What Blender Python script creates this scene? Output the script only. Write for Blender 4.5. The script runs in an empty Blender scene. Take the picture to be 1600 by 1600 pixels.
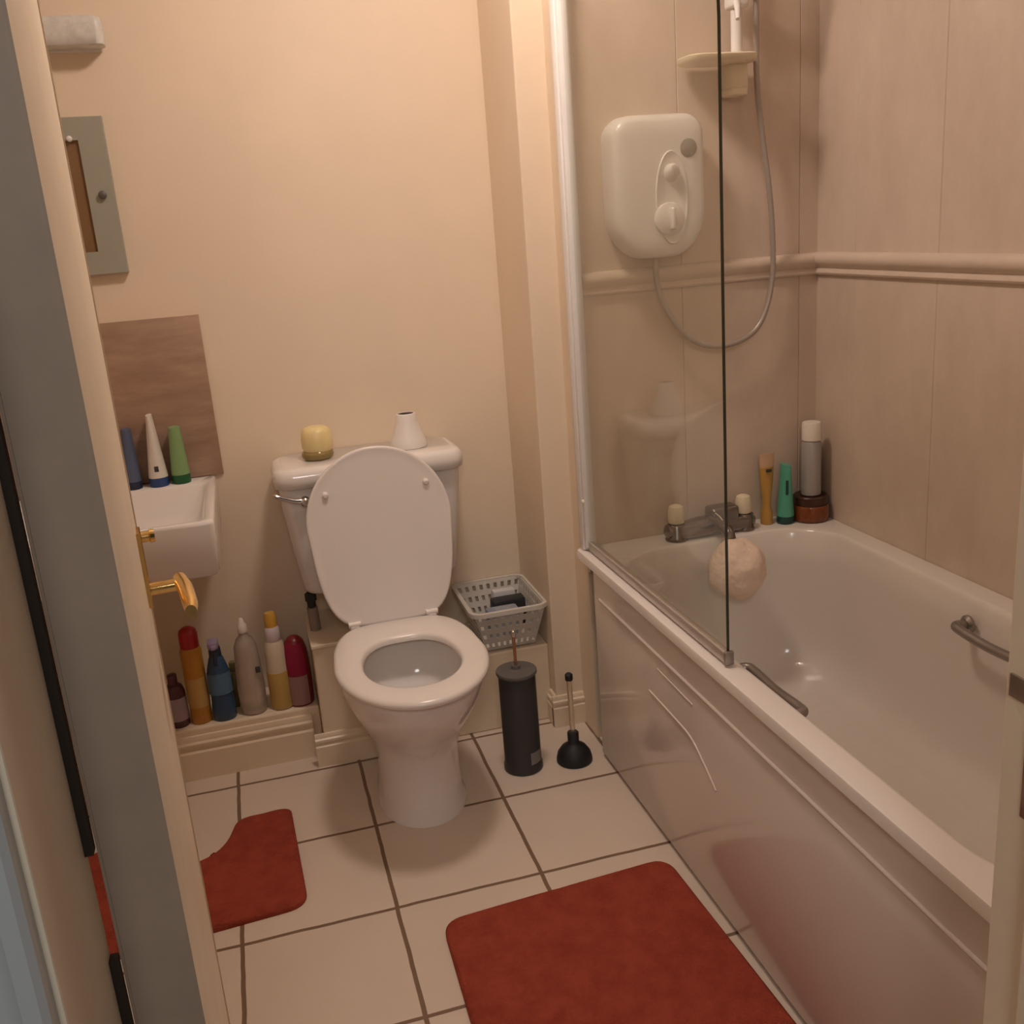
import bpy, bmesh, math, random
from mathutils import Vector, Matrix
random.seed(4)
PI = math.pi
COL = bpy.context.scene.collection
V = Vector

# ------------------------------------------------------------------ materials
def new_mat(name):
    m = bpy.data.materials.new(name); m.use_nodes = True
    return m, m.node_tree.nodes, m.node_tree.links, m.node_tree.nodes['Principled BSDF']

def mat(name, col, rough=0.5, metal=0.0, var=0.0, vscale=8.0, bump=0.0, bscale=40.0, spec=0.5, sss=0.0, trans=0.0, coat=0.0, col2=None, stretch=(1, 1, 1), detail=4.0, rot=(0, 0, 0)):
    m, n, l, b = new_mat(name)
    b.inputs['Base Color'].default_value = (*col, 1)
    b.inputs['Roughness'].default_value = rough
    b.inputs['Metallic'].default_value = metal
    b.inputs['Specular IOR Level'].default_value = spec
    b.inputs['Transmission Weight'].default_value = trans
    b.inputs['Coat Weight'].default_value = coat
    if sss:
        b.inputs['Subsurface Weight'].default_value = sss
        b.inputs['Subsurface Radius'].default_value = (.02, .015, .01)
    tc = n.new('ShaderNodeTexCoord'); mp = n.new('ShaderNodeMapping')
    mp.inputs['Scale'].default_value = stretch
    mp.inputs['Rotation'].default_value = rot
    l.new(tc.outputs['Object'], mp.inputs['Vector'])
    if var or col2:
        nz = n.new('ShaderNodeTexNoise'); nz.inputs['Scale'].default_value = vscale; nz.inputs['Detail'].default_value = detail
        nz.inputs['Roughness'].default_value = .65
        l.new(mp.outputs['Vector'], nz.inputs['Vector'])
        rp = n.new('ShaderNodeValToRGB')
        c2 = col2 if col2 else tuple(c*(1-var) for c in col)
        c1 = col if col2 else tuple(min(1, c*(1+var*.5)) for c in col)
        rp.color_ramp.elements[0].position = .35; rp.color_ramp.elements[1].position = .65
        rp.color_ramp.elements[0].color = (*c2, 1); rp.color_ramp.elements[1].color = (*c1, 1)
        l.new(nz.outputs['Fac'], rp.inputs['Fac']); l.new(rp.outputs['Color'], b.inputs['Base Color'])
    if bump:
        nb = n.new('ShaderNodeTexNoise'); nb.inputs['Scale'].default_value = bscale; nb.inputs['Detail'].default_value = 4
        l.new(mp.outputs['Vector'], nb.inputs['Vector'])
        bp = n.new('ShaderNodeBump'); bp.inputs['Strength'].default_value = bump; bp.inputs['Distance'].default_value = .004
        l.new(nb.outputs['Fac'], bp.inputs['Height']); l.new(bp.outputs['Normal'], b.inputs['Normal'])
    return m

M = {}
M['paint'] = mat('cream_wall_paint', (.83, .69, .53), .62, var=.03, vscale=3, bump=.05, bscale=90)
M['gloss_cream'] = mat('cream_gloss_paint', (.80, .66, .49), .35, var=.03, vscale=6)
M['door_paint'] = mat('door_paint', (.88, .77, .61), .42, var=.04, vscale=7)
M['door_edge'] = mat('brown_door_edge', (.37, .28, .215), .6, var=.08, vscale=9)  # hinge edge in a darker brown than the door faces
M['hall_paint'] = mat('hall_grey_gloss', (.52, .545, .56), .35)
M['ceil'] = mat('white_ceiling_paint', (.88, .86, .82), .8)
M['clad'] = mat('beige_stone_cladding', (.715, .59, .49), .30, col2=(.62, .50, .405), vscale=5, detail=8, stretch=(1, 1, .55))
M['dado'] = mat('beige_dado_moulding', (.69, .565, .465), .3, var=.05)
M['ceramic'] = mat('white_ceramic', (.80, .755, .72), .12, coat=.2)
M['seat'] = mat('white_seat_plastic', (.80, .745, .70), .22)
M['acrylic'] = mat('white_acrylic', (.80, .745, .70), .15, coat=.2)
M['panel'] = mat('bath_panel_acrylic', (.74, .66, .61), .16, coat=.15)
M['chrome'] = mat('chrome', (.72, .71, .70), .12, metal=1)
M['tapchrome'] = mat('dark_reflection_chrome', (.27, .25, .245), .24, metal=1)  # dark surroundings mirrored by the tap are put into its colour
M['satin'] = mat('satin_steel', (.34, .31, .29), .38, metal=.8)
M['brass'] = mat('polished_brass', (.86, .60, .24), .2, metal=1)
M['rail_white'] = mat('white_plastic', (.80, .78, .75), .3)
M['ivory'] = mat('ivory_plastic', (.80, .70, .52), .4)
M['shower'] = mat('shower_unit_plastic', (.82, .79, .77), .3)
M['greydisc'] = mat('grey_sticker', (.30, .28, .26), .45)
M['hose'] = mat('grey_hose', (.42, .37, .33), .35, metal=.3)
M['mat_red'] = mat('rust_red_pile', (.36, .070, .040), .95, col2=(.28, .050, .030), vscale=22, bump=1.0, bscale=260, spec=.1)
M['travertine'] = mat('brown_travertine', (.45, .30, .215), .4, col2=(.33, .205, .14), vscale=7, detail=10, stretch=(.8, 1, 3.4), rot=(0, math.radians(24), 0))
M['mirrorframe'] = mat('grey_green_glass_frame', (.37, .37, .31), .25, var=.06, vscale=6)
M['brownglass'] = mat('brown_reflective_glass', (.24, .14, .07), .15)
M['black'] = mat('black_rubber', (.012, .012, .014), .55)
M['brushblack'] = mat('dark_grey_painted_steel', (.035, .033, .034), .42)
M['brushlid'] = mat('mid_grey_lid', (.115, .105, .10), .45)
M['copper'] = mat('bronze_handle', (.62, .40, .26), .22, metal=1)
M['stickerg'] = mat('light_grey_label', (.42, .40, .38), .5)
M['basket'] = mat('grey_white_plastic', (.62, .58, .52), .4)
M['bluepack'] = mat('blue_grey_packet', (.20, .24, .32), .5, col2=(.40, .42, .44), vscale=18)
M['darkpack'] = mat('black_packet', (.02, .02, .025), .5)
M['whitepack'] = mat('pale_packet', (.62, .62, .62), .5)
M['clearpl'] = mat('clear_handle_plastic', (.90, .80, .66), .15, trans=.85)
M['yellowgel'] = mat('yellow_gel', (.80, .66, .33), .35, sss=.3)
M['glassdish'] = mat('amber_glass', (.55, .42, .16), .06, trans=.6)
M['cone'] = mat('white_cone_plastic', (.82, .77, .72), .4)
M['hole_shade'] = mat('painted_hole_shade', (.025, .017, .012), .7)
M['gap_dark'] = mat('dark_gap_filler', (.028, .018, .012), .7)
M['pvc'] = mat('white_pvc_profile', (.84, .82, .80), .25)
M['alu'] = mat('aluminium_trim', (.62, .57, .52), .35, metal=.6, var=.15, vscale=300)
M['glass_edge'] = mat('dark_green_glass_edge', (.035, .04, .025), .15)
M['puff'] = mat('peach_net_sponge', (.86, .68, .56), .8, bump=.5, bscale=110)
M['spray'] = mat('silver_grey_can', (.40, .375, .37), .35, metal=.25)
M['capwhite'] = mat('cream_white_cap', (.84, .78, .68), .4)
M['amber'] = mat('amber_jar', (.20, .05, .012), .12, coat=.3)
M['amberdark'] = mat('dark_brown_lid', (.055, .018, .010), .3)
M['mint'] = mat('mint_green_tube', (.10, .42, .30), .35)
M['mintcap'] = mat('dark_teal_cap', (.012, .06, .05), .4)
M['yellowtube'] = mat('mustard_tube', (.52, .29, .07), .45)
M['peachtube'] = mat('peach_print', (.60, .38, .24), .5)
M['tubewhite'] = mat('white_tube', (.78, .73, .66), .4)
M['capblue'] = mat('blue_cap', (.02, .06, .20), .35)
M['tubegreen'] = mat('green_tube', (.24, .40, .17), .4)
M['capgreen'] = mat('dark_green_cap', (.01, .10, .03), .4)
M['tubeblue'] = mat('blue_grey_tube', (.10, .13, .22), .35)
M['tubenavy'] = mat('navy_cap', (.02, .025, .06), .4)
M['yellowcan'] = mat('yellow_can', (.52, .24, .03), .35, var=.1, vscale=10)
M['yellowlabel'] = mat('pale_yellow_label', (.52, .32, .10), .4)
M['redcap'] = mat('red_cap', (.42, .015, .012), .35)
M['blueb'] = mat('blue_bottle', (.03, .075, .15), .3)
M['bluelabel'] = mat('light_blue_label', (.08, .17, .28), .4)
M['navyb'] = mat('dark_blue_neck', (.02, .035, .07), .35)
M['lilac'] = mat('lilac_nozzle', (.30, .24, .36), .4)
M['clearb'] = mat('clear_bottle', (.72, .62, .53), .12, trans=.6)
M['clearcap'] = mat('pale_cap', (.76, .70, .60), .4)
M['olive'] = mat('olive_bottle', (.20, .17, .07), .3)
M['creamb'] = mat('cream_bottle', (.66, .56, .42), .4)
M['mustard'] = mat('mustard_label', (.50, .33, .10), .45)
M['yellowcap'] = mat('yellow_cap', (.60, .33, .05), .4)
M['lilacb'] = mat('pale_lilac_collar', (.62, .54, .56), .4)
M['pink'] = mat('hot_pink_cap', (.52, .03, .10), .35)
M['pinklabel'] = mat('pale_pink_label', (.60, .36, .34), .45)
M['crimson'] = mat('crimson_bottle', (.20, .012, .02), .3)
M['purpleb'] = mat('dark_plum_bottle', (.10, .03, .045), .35)
M['purplelabel'] = mat('pale_plum_label', (.38, .30, .34), .45)
M['darkprint'] = mat('dark_print', (.05, .05, .05), .5)
M['water'] = mat('toilet_water', (.40, .34, .30), .02, spec=.8)
M['greypipe'] = mat('grey_plastic_pipe', (.30, .22, .18), .5)
M['steelplate'] = mat('steel_strike', (.30, .27, .24), .3, metal=.9)

def floor_mat():
    m, n, l, b = new_mat('cream_floor_tiles')
    tc = n.new('ShaderNodeTexCoord')
    nz = n.new('ShaderNodeTexNoise'); nz.inputs['Scale'].default_value = 9
    l.new(tc.outputs['Object'], nz.inputs['Vector'])
    mx = n.new('ShaderNodeMix'); mx.data_type = 'VECTOR'; mx.inputs['Factor'].default_value = .006
    l.new(tc.outputs['Object'], mx.inputs[4]); l.new(nz.outputs['Color'], mx.inputs[5])
    mp = n.new('ShaderNodeMapping'); mp.inputs['Location'].default_value = (3.3 - .003, 3.3 - .003, 0)
    l.new(mx.outputs[1], mp.inputs['Vector'])
    br = n.new('ShaderNodeTexBrick'); br.offset = 0; br.squash = 1
    br.inputs['Scale'].default_value = 1; br.inputs['Brick Width'].default_value = .33; br.inputs['Row Height'].default_value = .33
    br.inputs['Mortar Size'].default_value = .0052; br.inputs['Mortar Smooth'].default_value = .25
    br.inputs['Color1'].default_value = (.69, .575, .475, 1); br.inputs['Color2'].default_value = (.67, .56, .46, 1)
    br.inputs['Mortar'].default_value = (.20, .125, .075, 1)
    l.new(mp.outputs['Vector'], br.inputs['Vector'])
    n2 = n.new('ShaderNodeTexNoise'); n2.inputs['Scale'].default_value = 5; n2.inputs['Detail'].default_value = 6
    l.new(tc.outputs['Object'], n2.inputs['Vector'])
    rp = n.new('ShaderNodeValToRGB'); rp.color_ramp.elements[0].color = (.92, .92, .92, 1); rp.color_ramp.elements[1].color = (1.05, 1.05, 1.05, 1)
    l.new(n2.outputs['Fac'], rp.inputs['Fac'])
    mu = n.new('ShaderNodeMix'); mu.data_type = 'RGBA'; mu.blend_type = 'MULTIPLY'; mu.inputs['Factor'].default_value = 1
    l.new(br.outputs['Color'], mu.inputs[6]); l.new(rp.outputs['Color'], mu.inputs[7])
    l.new(mu.outputs[2], b.inputs['Base Color'])
    b.inputs['Roughness'].default_value = .38
    bp = n.new('ShaderNodeBump'); bp.inputs['Strength'].default_value = .4; bp.inputs['Distance'].default_value = .003; bp.invert = True
    l.new(br.outputs['Fac'], bp.inputs['Height']); l.new(bp.outputs['Normal'], b.inputs['Normal'])
    return m
M['floor'] = floor_mat()

def antislip_mat():
    m, n, l, b = new_mat('anti_slip_acrylic')
    b.inputs['Base Color'].default_value = (.80, .745, .70, 1); b.inputs['Roughness'].default_value = .25
    tc = n.new('ShaderNodeTexCoord'); vo = n.new('ShaderNodeTexVoronoi'); vo.inputs['Scale'].default_value = 24; vo.inputs['Randomness'].default_value = .25
    l.new(tc.outputs['Object'], vo.inputs['Vector'])
    bp = n.new('ShaderNodeBump'); bp.inputs['Strength'].default_value = .7; bp.inputs['Distance'].default_value = .004; bp.invert = True
    l.new(vo.outputs['Distance'], bp.inputs['Height']); l.new(bp.outputs['Normal'], b.inputs['Normal'])
    return m
M['antislip'] = antislip_mat()

def glass_mat():
    m, n, l, b = new_mat('screen_glass')
    n.remove(b)
    out = n['Material Output']
    tr = n.new('ShaderNodeBsdfTransparent'); tr.inputs['Color'].default_value = (.96, .962, .93, 1)
    gl = n.new('ShaderNodeBsdfGlossy'); gl.inputs['Roughness'].default_value = .03
    lw = n.new('ShaderNodeLayerWeight'); lw.inputs['Blend'].default_value = .5      # Schlick, same from both sides of the pane
    pw = n.new('ShaderNodeMath'); pw.operation = 'POWER'; pw.inputs[1].default_value = 5
    ma = n.new('ShaderNodeMath'); ma.operation = 'MULTIPLY_ADD'; ma.inputs[1].default_value = .96; ma.inputs[2].default_value = .04
    l.new(lw.outputs['Facing'], pw.inputs[0]); l.new(pw.outputs[0], ma.inputs[0])
    mx = n.new('ShaderNodeMixShader')
    l.new(ma.outputs[0], mx.inputs['Fac']); l.new(tr.outputs[0], mx.inputs[1]); l.new(gl.outputs[0], mx.inputs[2])
    l.new(mx.outputs[0], out.inputs['Surface'])
    return m
M['glass'] = glass_mat()

def emit_mat(name, col, s):
    m, n, l, b = new_mat(name)
    b.inputs['Base Color'].default_value = (.9, .85, .75, 1)
    b.inputs['Emission Color'].default_value = (*col, 1); b.inputs['Emission Strength'].default_value = s
    return m

# ------------------------------------------------------------------ mesh helpers
def nb(): return bmesh.new()

def add_box(bm, x0, x1, y0, y1, z0, z1, bev=0.0, seg=2):
    r = bmesh.ops.create_cube(bm, size=1)
    vs = r['verts']
    for v in vs:
        v.co = V(((x0+x1)/2 + v.co.x*(x1-x0), (y0+y1)/2 + v.co.y*(y1-y0), (z0+z1)/2 + v.co.z*(z1-z0)))
    if bev:
        es = list({e for v in vs for e in v.link_edges})
        bmesh.ops.bevel(bm, geom=es, offset=bev, segments=seg, profile=.5, affect='EDGES')
    return bm

def box(*a, **k): return add_box(nb(), *a, **k)

def add_loft(bm, rings, cap0=True, cap1=True, closed=True):
    rs = [[bm.verts.new(p) for p in r] for r in rings]
    n = len(rings[0])
    for a, b in zip(rs, rs[1:]):
        for i in range(n if closed else n-1):
            j = (i+1) % n
            bm.faces.new((a[i], a[j], b[j], b[i]))
    if cap0: bm.faces.new(list(reversed(rs[0])))
    if cap1: bm.faces.new(rs[-1])
    return bm

def add_lathe(bm, c, prof, seg=32, axis=(0, 0, 1), cap0=True, cap1=True, sx=1, sy=1):
    c = V(c); q = V((0, 0, 1)).rotation_difference(V(axis).normalized())
    rings = []
    for r, z in prof:
        r = max(r, 1e-4)
        rings.append([c + q @ V((r*sx*math.cos(2*PI*i/seg), r*sy*math.sin(2*PI*i/seg), z)) for i in range(seg)])
    return add_loft(bm, rings, cap0, cap1)

def lathe(c, prof, **k): return add_lathe(nb(), c, prof, **k)

def smooth_path(pts, n=8):
    pts = [V(p) for p in pts]; out = []
    P = [2*pts[0]-pts[1]] + pts + [2*pts[-1]-pts[-2]]
    for i in range(1, len(P)-2):
        for k in range(n):
            t = k/n; a, b, c, d = P[i-1:i+3]
            out.append(.5*((2*b) + (c-a)*t + (2*a-5*b+4*c-d)*t*t + (3*b-a-3*c+d)*t**3))
    out.append(pts[-1]); return out

def add_tube(bm, pts, r, seg=12, ribs=0):
    pts = [V(p) for p in pts]; rings = []
    t0 = (pts[1]-pts[0]).normalized()
    u = t0.orthogonal().normalized()
    for i, p in enumerate(pts):
        a = pts[max(i-1, 0)]; b = pts[min(i+1, len(pts)-1)]
        t = (b-a).normalized()
        u = (u - t*u.dot(t)).normalized(); w = t.cross(u)
        rr = (r[i] if isinstance(r, (list, tuple)) else r)*(1 - (ribs if i % 2 else 0))
        rings.append([p + (u*math.cos(2*PI*k/seg) + w*math.sin(2*PI*k/seg))*rr for k in range(seg)])
    return add_loft(bm, rings)

def tube(pts, r, **k): return add_tube(nb(), pts, r, **k)

def rrect(x0, x1, y0, y1, r, z, n=8):
    """rounded rectangle ring, counter-clockwise, 4*(n+1) points"""
    r = min(r, (x1-x0)/2-1e-4, (y1-y0)/2-1e-4); o = []
    for cx, cy, a0 in ((x1-r, y1-r, 0), (x0+r, y1-r, PI/2), (x0+r, y0+r, PI), (x1-r, y0+r, 1.5*PI)):
        for k in range(n+1):
            a = a0 + PI/2*k/n
            o.append(V((cx+r*math.cos(a), cy+r*math.sin(a), z)))
    return o

def link(name, me, mats, parent=None, smooth=True, ang=40):
    o = bpy.data.objects.new(name, me)
    for m in (mats if isinstance(mats, (list, tuple)) else [mats]): me.materials.append(m)
    COL.objects.link(o)
    if smooth:
        me.set_sharp_from_angle(angle=math.radians(ang))
    return o

def obj(name, bm, m, parent=None, base=None, smooth=True, ang=40):
    """bm is in world coordinates; a part is stored relative to its thing's base"""
    bmesh.ops.recalc_face_normals(bm, faces=bm.faces)
    off = V((0, 0, 0))
    if parent is not None:
        q = parent
        while q is not None:
            off += V(q.location); q = q.parent
    elif base is not None: off = V(base)
    for v in bm.verts: v.co -= off
    for f in bm.faces: f.smooth = smooth
    me = bpy.data.meshes.new(name); bm.to_mesh(me); bm.free()
    o = link(name, me, m, smooth=smooth, ang=ang)
    if parent is not None: o.parent = parent
    else: o.location = off
    return o

def tag(o, label, cat, group=None):
    o['label'] = label; o['category'] = cat
    if group: o['group'] = group
    return o

def thing(name, loc, label, cat, group=None):
    o = bpy.data.objects.new(name, None); COL.objects.link(o); o.location = loc
    o.empty_display_size = .05
    return tag(o, label, cat, group)

def struct(name, bm, m, parent=None, base=None, smooth=False, label=None):
    o = obj(name, bm, m, parent, base, smooth)
    if parent is None: o['kind'] = 'structure'
    if label: o['label'] = label
    return o

# ------------------------------------------------------------------ the room
YB, YS, YF = .95, .515, -1.18          # back wall, shower end wall, inner face of the door wall
XL, XR, XC = -.90, 1.345, .583         # left wall, right wall, left face of the boxed corner
ZC = 2.50
DX0, DX1 = -.316, .490                 # door opening
YH = -1.32                             # hall face of the door wall

struct('floor', box(-2.2, 2.2, -3.2, 1.1, -.05, 0), M['floor'], base=(0, 0, 0))
struct('ceiling', box(-1.0, 1.45, YH-.0, 1.05, ZC, ZC+.05), M['ceil'])
struct('wall_back', box(XL-.1, .70, YB, YB+.1, 0, ZC), M['paint'])
struct('wall_left', box(XL-.1, XL, YH, YB, 0, ZC), M['paint'])
w = nb()
add_box(w, XC, .72, .64, YB, 0, ZC, bev=.004)
struct('wall_corner', w, M['paint'])
w = nb()
add_box(w, -1.0, DX0-.02, YH, YF, 0, ZC); add_box(w, DX1+.02, 1.45, YH, YF, 0, ZC); add_box(w, DX0-.02, DX1+.02, YH, YF, 2.02, ZC)
struct('wall_front', w, M['paint'])

# shower end wall: painted core, cladding planks in front of it
struct('wall_shower_core', box(.664, 1.45, YS+.012, YB+.1, 0, ZC), M['paint'])
def planks(axis, edges, z0, z1, face, depth):
    bm = nb()
    for a, b in zip(edges, edges[1:]):
        if axis == 'x': add_box(bm, a+.0003, b-.0003, face, face+depth, z0, z1, bev=.0016, seg=1)
        else: add_box(bm, face, face+depth, a+.0003, b-.0003, z0, z1, bev=.0016, seg=1)
    return bm
struct('wall_shower', planks('x', [.664, .955, 1.292, 1.356], .5, ZC, YS, .0118), M['clad'])
struct('wall_right_core', box(XR+.012, XR+.1, YH, YB+.1, 0, ZC), M['paint'])
struct('wall_right', planks('y', [-1.18, -.90, -.585, -.275, .035, .346, .526], .5, ZC, XR, .0118), M['clad'])

def extrude_profile(bm, prof, p0, p1, nrm):
    """prof: (out, z) pairs swept from p0 to p1, 'out' measured along nrm"""
    nrm = V(nrm)
    rings = [[V(p) + nrm*o + V((0, 0, z)) for o, z in prof] for p in (p0, p1)]
    return add_loft(bm, rings)
dado = [(0, 1.233), (.008, 1.233), (.011, 1.238), (.009, 1.246), (.006, 1.250), (.010, 1.254), (.018, 1.262), (.021, 1.272), (.018, 1.282), (.010, 1.289), (0, 1.290)]
struct('trim_3', extrude_profile(nb(), dado, (.68, YS, 0), (XR, YS, 0), (0, -1, 0)), M['dado'], smooth=True)
struct('trim_4', extrude_profile(nb(), dado, (XR, YF, 0), (XR, YS, 0), (-1, 0, 0)), M['dado'], smooth=True)

# boxed-in pipes along the back wall, skirting in front of them
struct('trim_5', box(XL, -.086, .757, YB, 0, .150, bev=.006), M['gloss_cream'], label='low boxed ledge painted cream behind the row of bottles')
w = nb(); add_box(w, -.085, .27, .69, YB, 0, .360, bev=.005); add_box(w, -.088, .27, .682, YB-.001, .350, .362, bev=.003)
struct('trim_6', w, M['gloss_cream'], label='taller pipe boxing painted cream behind the toilet')
struct('trim_7', box(.27, XC, .69, YB, 0, .240, bev=.005), M['gloss_cream'], label='pipe boxing painted cream under the plastic basket')
skirt = [(0, 0), (.015, 0), (.015, .060), (.010, .064), (.010, .069), (.014, .073), (.014, .080), (.009, .084), (.009, .088), (.006, .095), (0, .096)]
skirt2 = [(o, z*1.35) for o, z in skirt]
struct('baseboard_back', extrude_profile(nb(), skirt2, (XL, .757, 0), (-.110, .757, 0), (0, -1, 0)), M['gloss_cream'], smooth=True)
struct('baseboard_boxing', extrude_profile(nb(), skirt, (-.112, .69, 0), (.27, .69, 0), (0, -1, 0)), M['gloss_cream'], smooth=True)
w = nb(); extrude_profile(w, skirt, (XC-.015, .64, 0), (.72, .64, 0), (0, -1, 0)); extrude_profile(w, skirt, (XC, .632, 0), (XC, .69, 0), (-1, 0, 0))
struct('baseboard_corner', w, M['gloss_cream'], smooth=True)
struct('baseboard_left', extrude_profile(nb(), skirt, (XL, YF, 0), (XL, .74, 0), (1, 0, 0)), M['gloss_cream'], smooth=True)

# door frame: lining, stops and moulded hall architrave
w = nb()
add_box(w, DX0-.022, DX0, YH, YF, 0, 2.02, bev=.002); add_box(w, DX1, DX1+.022, YH, YF, 0, 2.02, bev=.002); add_box(w, DX0-.022, DX1+.022, YH, YF, 2.0, 2.022)
add_box(w, DX1-.012, DX1, YH, YF-.055, 0, 2.0, bev=.002)
frame = struct('trim_8', w, M['door_paint'], label='cream door lining')
arch = [(0, 0), (.014, .0), (.018, .004), (.018, .014), (.013, .019), (.011, .026), (.014, .036), (.020, .044), (.022, .052), (.022, .062), (.016, .068), (0, .068)]
def architrave(xe, sgn):
    bm = nb()
    rings = [[V((xe + sgn*d, YH - o, z)) for o, d in arch] for z in (0, 2.09)]
    return add_loft(bm, rings)
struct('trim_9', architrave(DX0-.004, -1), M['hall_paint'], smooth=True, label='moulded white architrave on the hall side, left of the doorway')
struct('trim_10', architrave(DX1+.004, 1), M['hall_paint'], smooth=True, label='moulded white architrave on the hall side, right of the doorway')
w = nb(); add_box(w, DX1-.0022, DX1+.001, YF-.052, YF-.006, .965, .988, bev=.0006); add_box(w, DX1-.0022, DX1+.001, YF-.052, YF-.03, .85, .94, bev=.0006)
obj('strike_plate', w, M['steelplate'], frame)
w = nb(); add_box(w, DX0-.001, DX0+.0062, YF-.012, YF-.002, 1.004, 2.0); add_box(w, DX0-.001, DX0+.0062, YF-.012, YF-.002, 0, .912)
obj('gap_filler', w, M['gap_dark'], frame)  # dark strip added to darken the hinge gap, left open where the mat shows

# the door itself, opened inwards past a right angle
P0 = V((-.261, YF, 0)); u = V((-.078, .79, 0)).normalized(); nn = V((-u.y, u.x, 0)); T = .046; L = .79
def door_box(bm, a0, a1, t0, t1, z0, z1, bev=0.0):
    m = bmesh.ops.create_cube(bm, size=1)['verts']
    for v in m:
        a = (a0+a1)/2 + v.co.x*(a1-a0); t = (t0+t1)/2 + v.co.y*(t1-t0); z = (z0+z1)/2 + v.co.z*(z1-z0)
        v.co = P0 + u*a + nn*t + V((0, 0, z))
    if bev:
        bmesh.ops.bevel(bm, geom=list({e for v in m for e in v.link_edges}), offset=bev, segments=2, affect='EDGES')
    return bm
w = door_box(nb(), 0.003, L, 0, T, .008, 1.99, bev=.002)
for f in w.faces:
    c = f.calc_center_median() - P0
    if c.dot(u) < .004: f.material_index = 1
door = struct('door_1', w, [M['door_paint'], M['door_edge']], base=P0, smooth=False)
def dpt(a, t, z): return P0 + u*a - nn*t + V((0, 0, z))      # t measured out of the face towards the room
plate = obj('handle_plate', door_box(nb(), L-.075, L-.035, -.0040, 0, .938, 1.045, bev=.0015), M['brass'], door)
obj('thumb_turn', tube([dpt(L-.055, .006, 1.036), dpt(L-.055, .016, 1.036), dpt(L-.055, .018, 1.036), dpt(L-.055, .024, 1.036)], [.008, .008, .010, .009], seg=20), M['brass'], plate)
w = nb()
hz = .958
add_tube(w, [dpt(L-.055, .004, hz), dpt(L-.055, .044, hz)], .0095, seg=20)
q = [dpt(L-.055+.012, .047, hz+.002), dpt(L-.055-.03, .052, hz), dpt(L-.055-.09, .054, hz-.003), dpt(L-.055-.112, .053, hz-.006)]
rings = []
for c, hw, hh in zip(q, (.0105, .0115, .0105, .008), (.012, .014, .0125, .010)):
    rings.append([c + (-nn)*(hw*math.cos(2*PI*k/16)) + V((0, 0, hh*math.sin(2*PI*k/16))) for k in range(16)])
add_loft(w, rings)
obj('lever', w, M['brass'], plate)

# ------------------------------------------------------------------ lamp on the ceiling (above the picture)
LX, LY = .30, .10
lamp = thing('ceiling_light', (LX, LY, ZC), 'round white dome light fixed to the ceiling above the toilet', 'light')
obj('base', lathe((LX, LY, ZC-.03), [(.132, 0), (.136, .004), (.136, .03)]), M['rail_white'], lamp)
obj('diffuser', lathe((LX, LY, ZC-.08), [(.13*math.sin(PI/2*k/12), .045-.045*math.cos(PI/2*k/12)) for k in range(13)] + [(.13, .05)]), emit_mat('lit_globe', (1.0, .815, .71), 71.0), lamp)

# ------------------------------------------------------------------ toilet
TX = .137
toilet = thing('toilet', (TX, .45, 0), 'white close-coupled toilet with its seat lid raised, against the cream back wall', 'toilet')
NP = 64
def egg(yf, yb, hw, ywide, z=0.0, cx=TX, n=NP, p=2.0, q=3.2, tp=.20):
    """egg outline: round front at yf, squarer back at yb, half width hw reached at ywide"""
    o = []
    for i in range(n):
        a = 2*PI*i/n; s, c = math.sin(a), math.cos(a)
        if s < 0:
            x = hw*math.copysign(abs(c)**(2/p), c); y = ywide - (ywide-yf)*abs(s)**(2/p)
        else:
            x = hw*math.copysign(abs(c)**(2/q), c); y = ywide + (yb-ywide)*abs(s)**(2/q)
            x *= 1 - tp*((y-ywide)/(yb-ywide))**1.6
        o.append(V((cx+x, y, z)))
    return o
w = nb()
rings = [egg(.272, .66, .113, .42, z=0), egg(.276, .66, .113, .42, z=.012), egg(.285, .66, .104, .42, z=.03), egg(.29, .66, .102, .42, z=.10), egg(.285, .66, .103, .42, z=.16),
         egg(.265, .66, .113, .42, z=.205), egg(.222, .66, .134, .42, z=.25), egg(.178, .665, .155, .415, z=.295), egg(.148, .67, .170, .40, z=.34), egg(.134, .675, .178, .385, z=.378), egg(.132, .676, .179, .38, z=.395), egg(.137, .674, .176, .38, z=.404),
         egg(.165, .60, .146, .38, z=.405), egg(.175, .535, .135, .37, z=.400), egg(.176, .532, .134, .37, z=.385), egg(.180, .528, .131, .37, z=.34), egg(.188, .52, .126, .37, z=.31), egg(.205, .50, .114, .365, z=.285),
         egg(.212, .492, .109, .362, z=.280), egg(.225, .478, .098, .36, z=.255), egg(.25, .46, .078, .36, z=.225), egg(.27, .44, .06, .36, z=.19)]
add_loft(w, rings)
add_box(w, TX-.10, TX+.10, .70, .935, .30, .475, bev=.02, seg=3)
obj('pan', w, M['ceramic'], toilet, ang=60)
w = nb(); add_loft(w, [egg(.222, .482, .101, .36, z=z) for z in (.262, .265)]); obj('water', w, M['water'], toilet)
w = nb()
so = lambda z, d: egg(.098+d, .618-d, .188-d, .36, z=z, q=4.6, tp=.19)
si = lambda z, d: egg(.192-d, .492+d, .118+d, .345, z=z, p=2.1)
rr = [so(.406, .006), so(.410, .001), so(.417, 0), so(.423, .004), so(.4265, .012), si(.4265, .014), si(.424, .006), si(.419, .001), si(.409, 0)]
add_loft(w, rr + [rr[0]], cap0=False, cap1=False)
bmesh.ops.remove_doubles(w, verts=w.verts, dist=1e-5)
obj('seat', w, M['seat'], toilet, ang=70)
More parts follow.
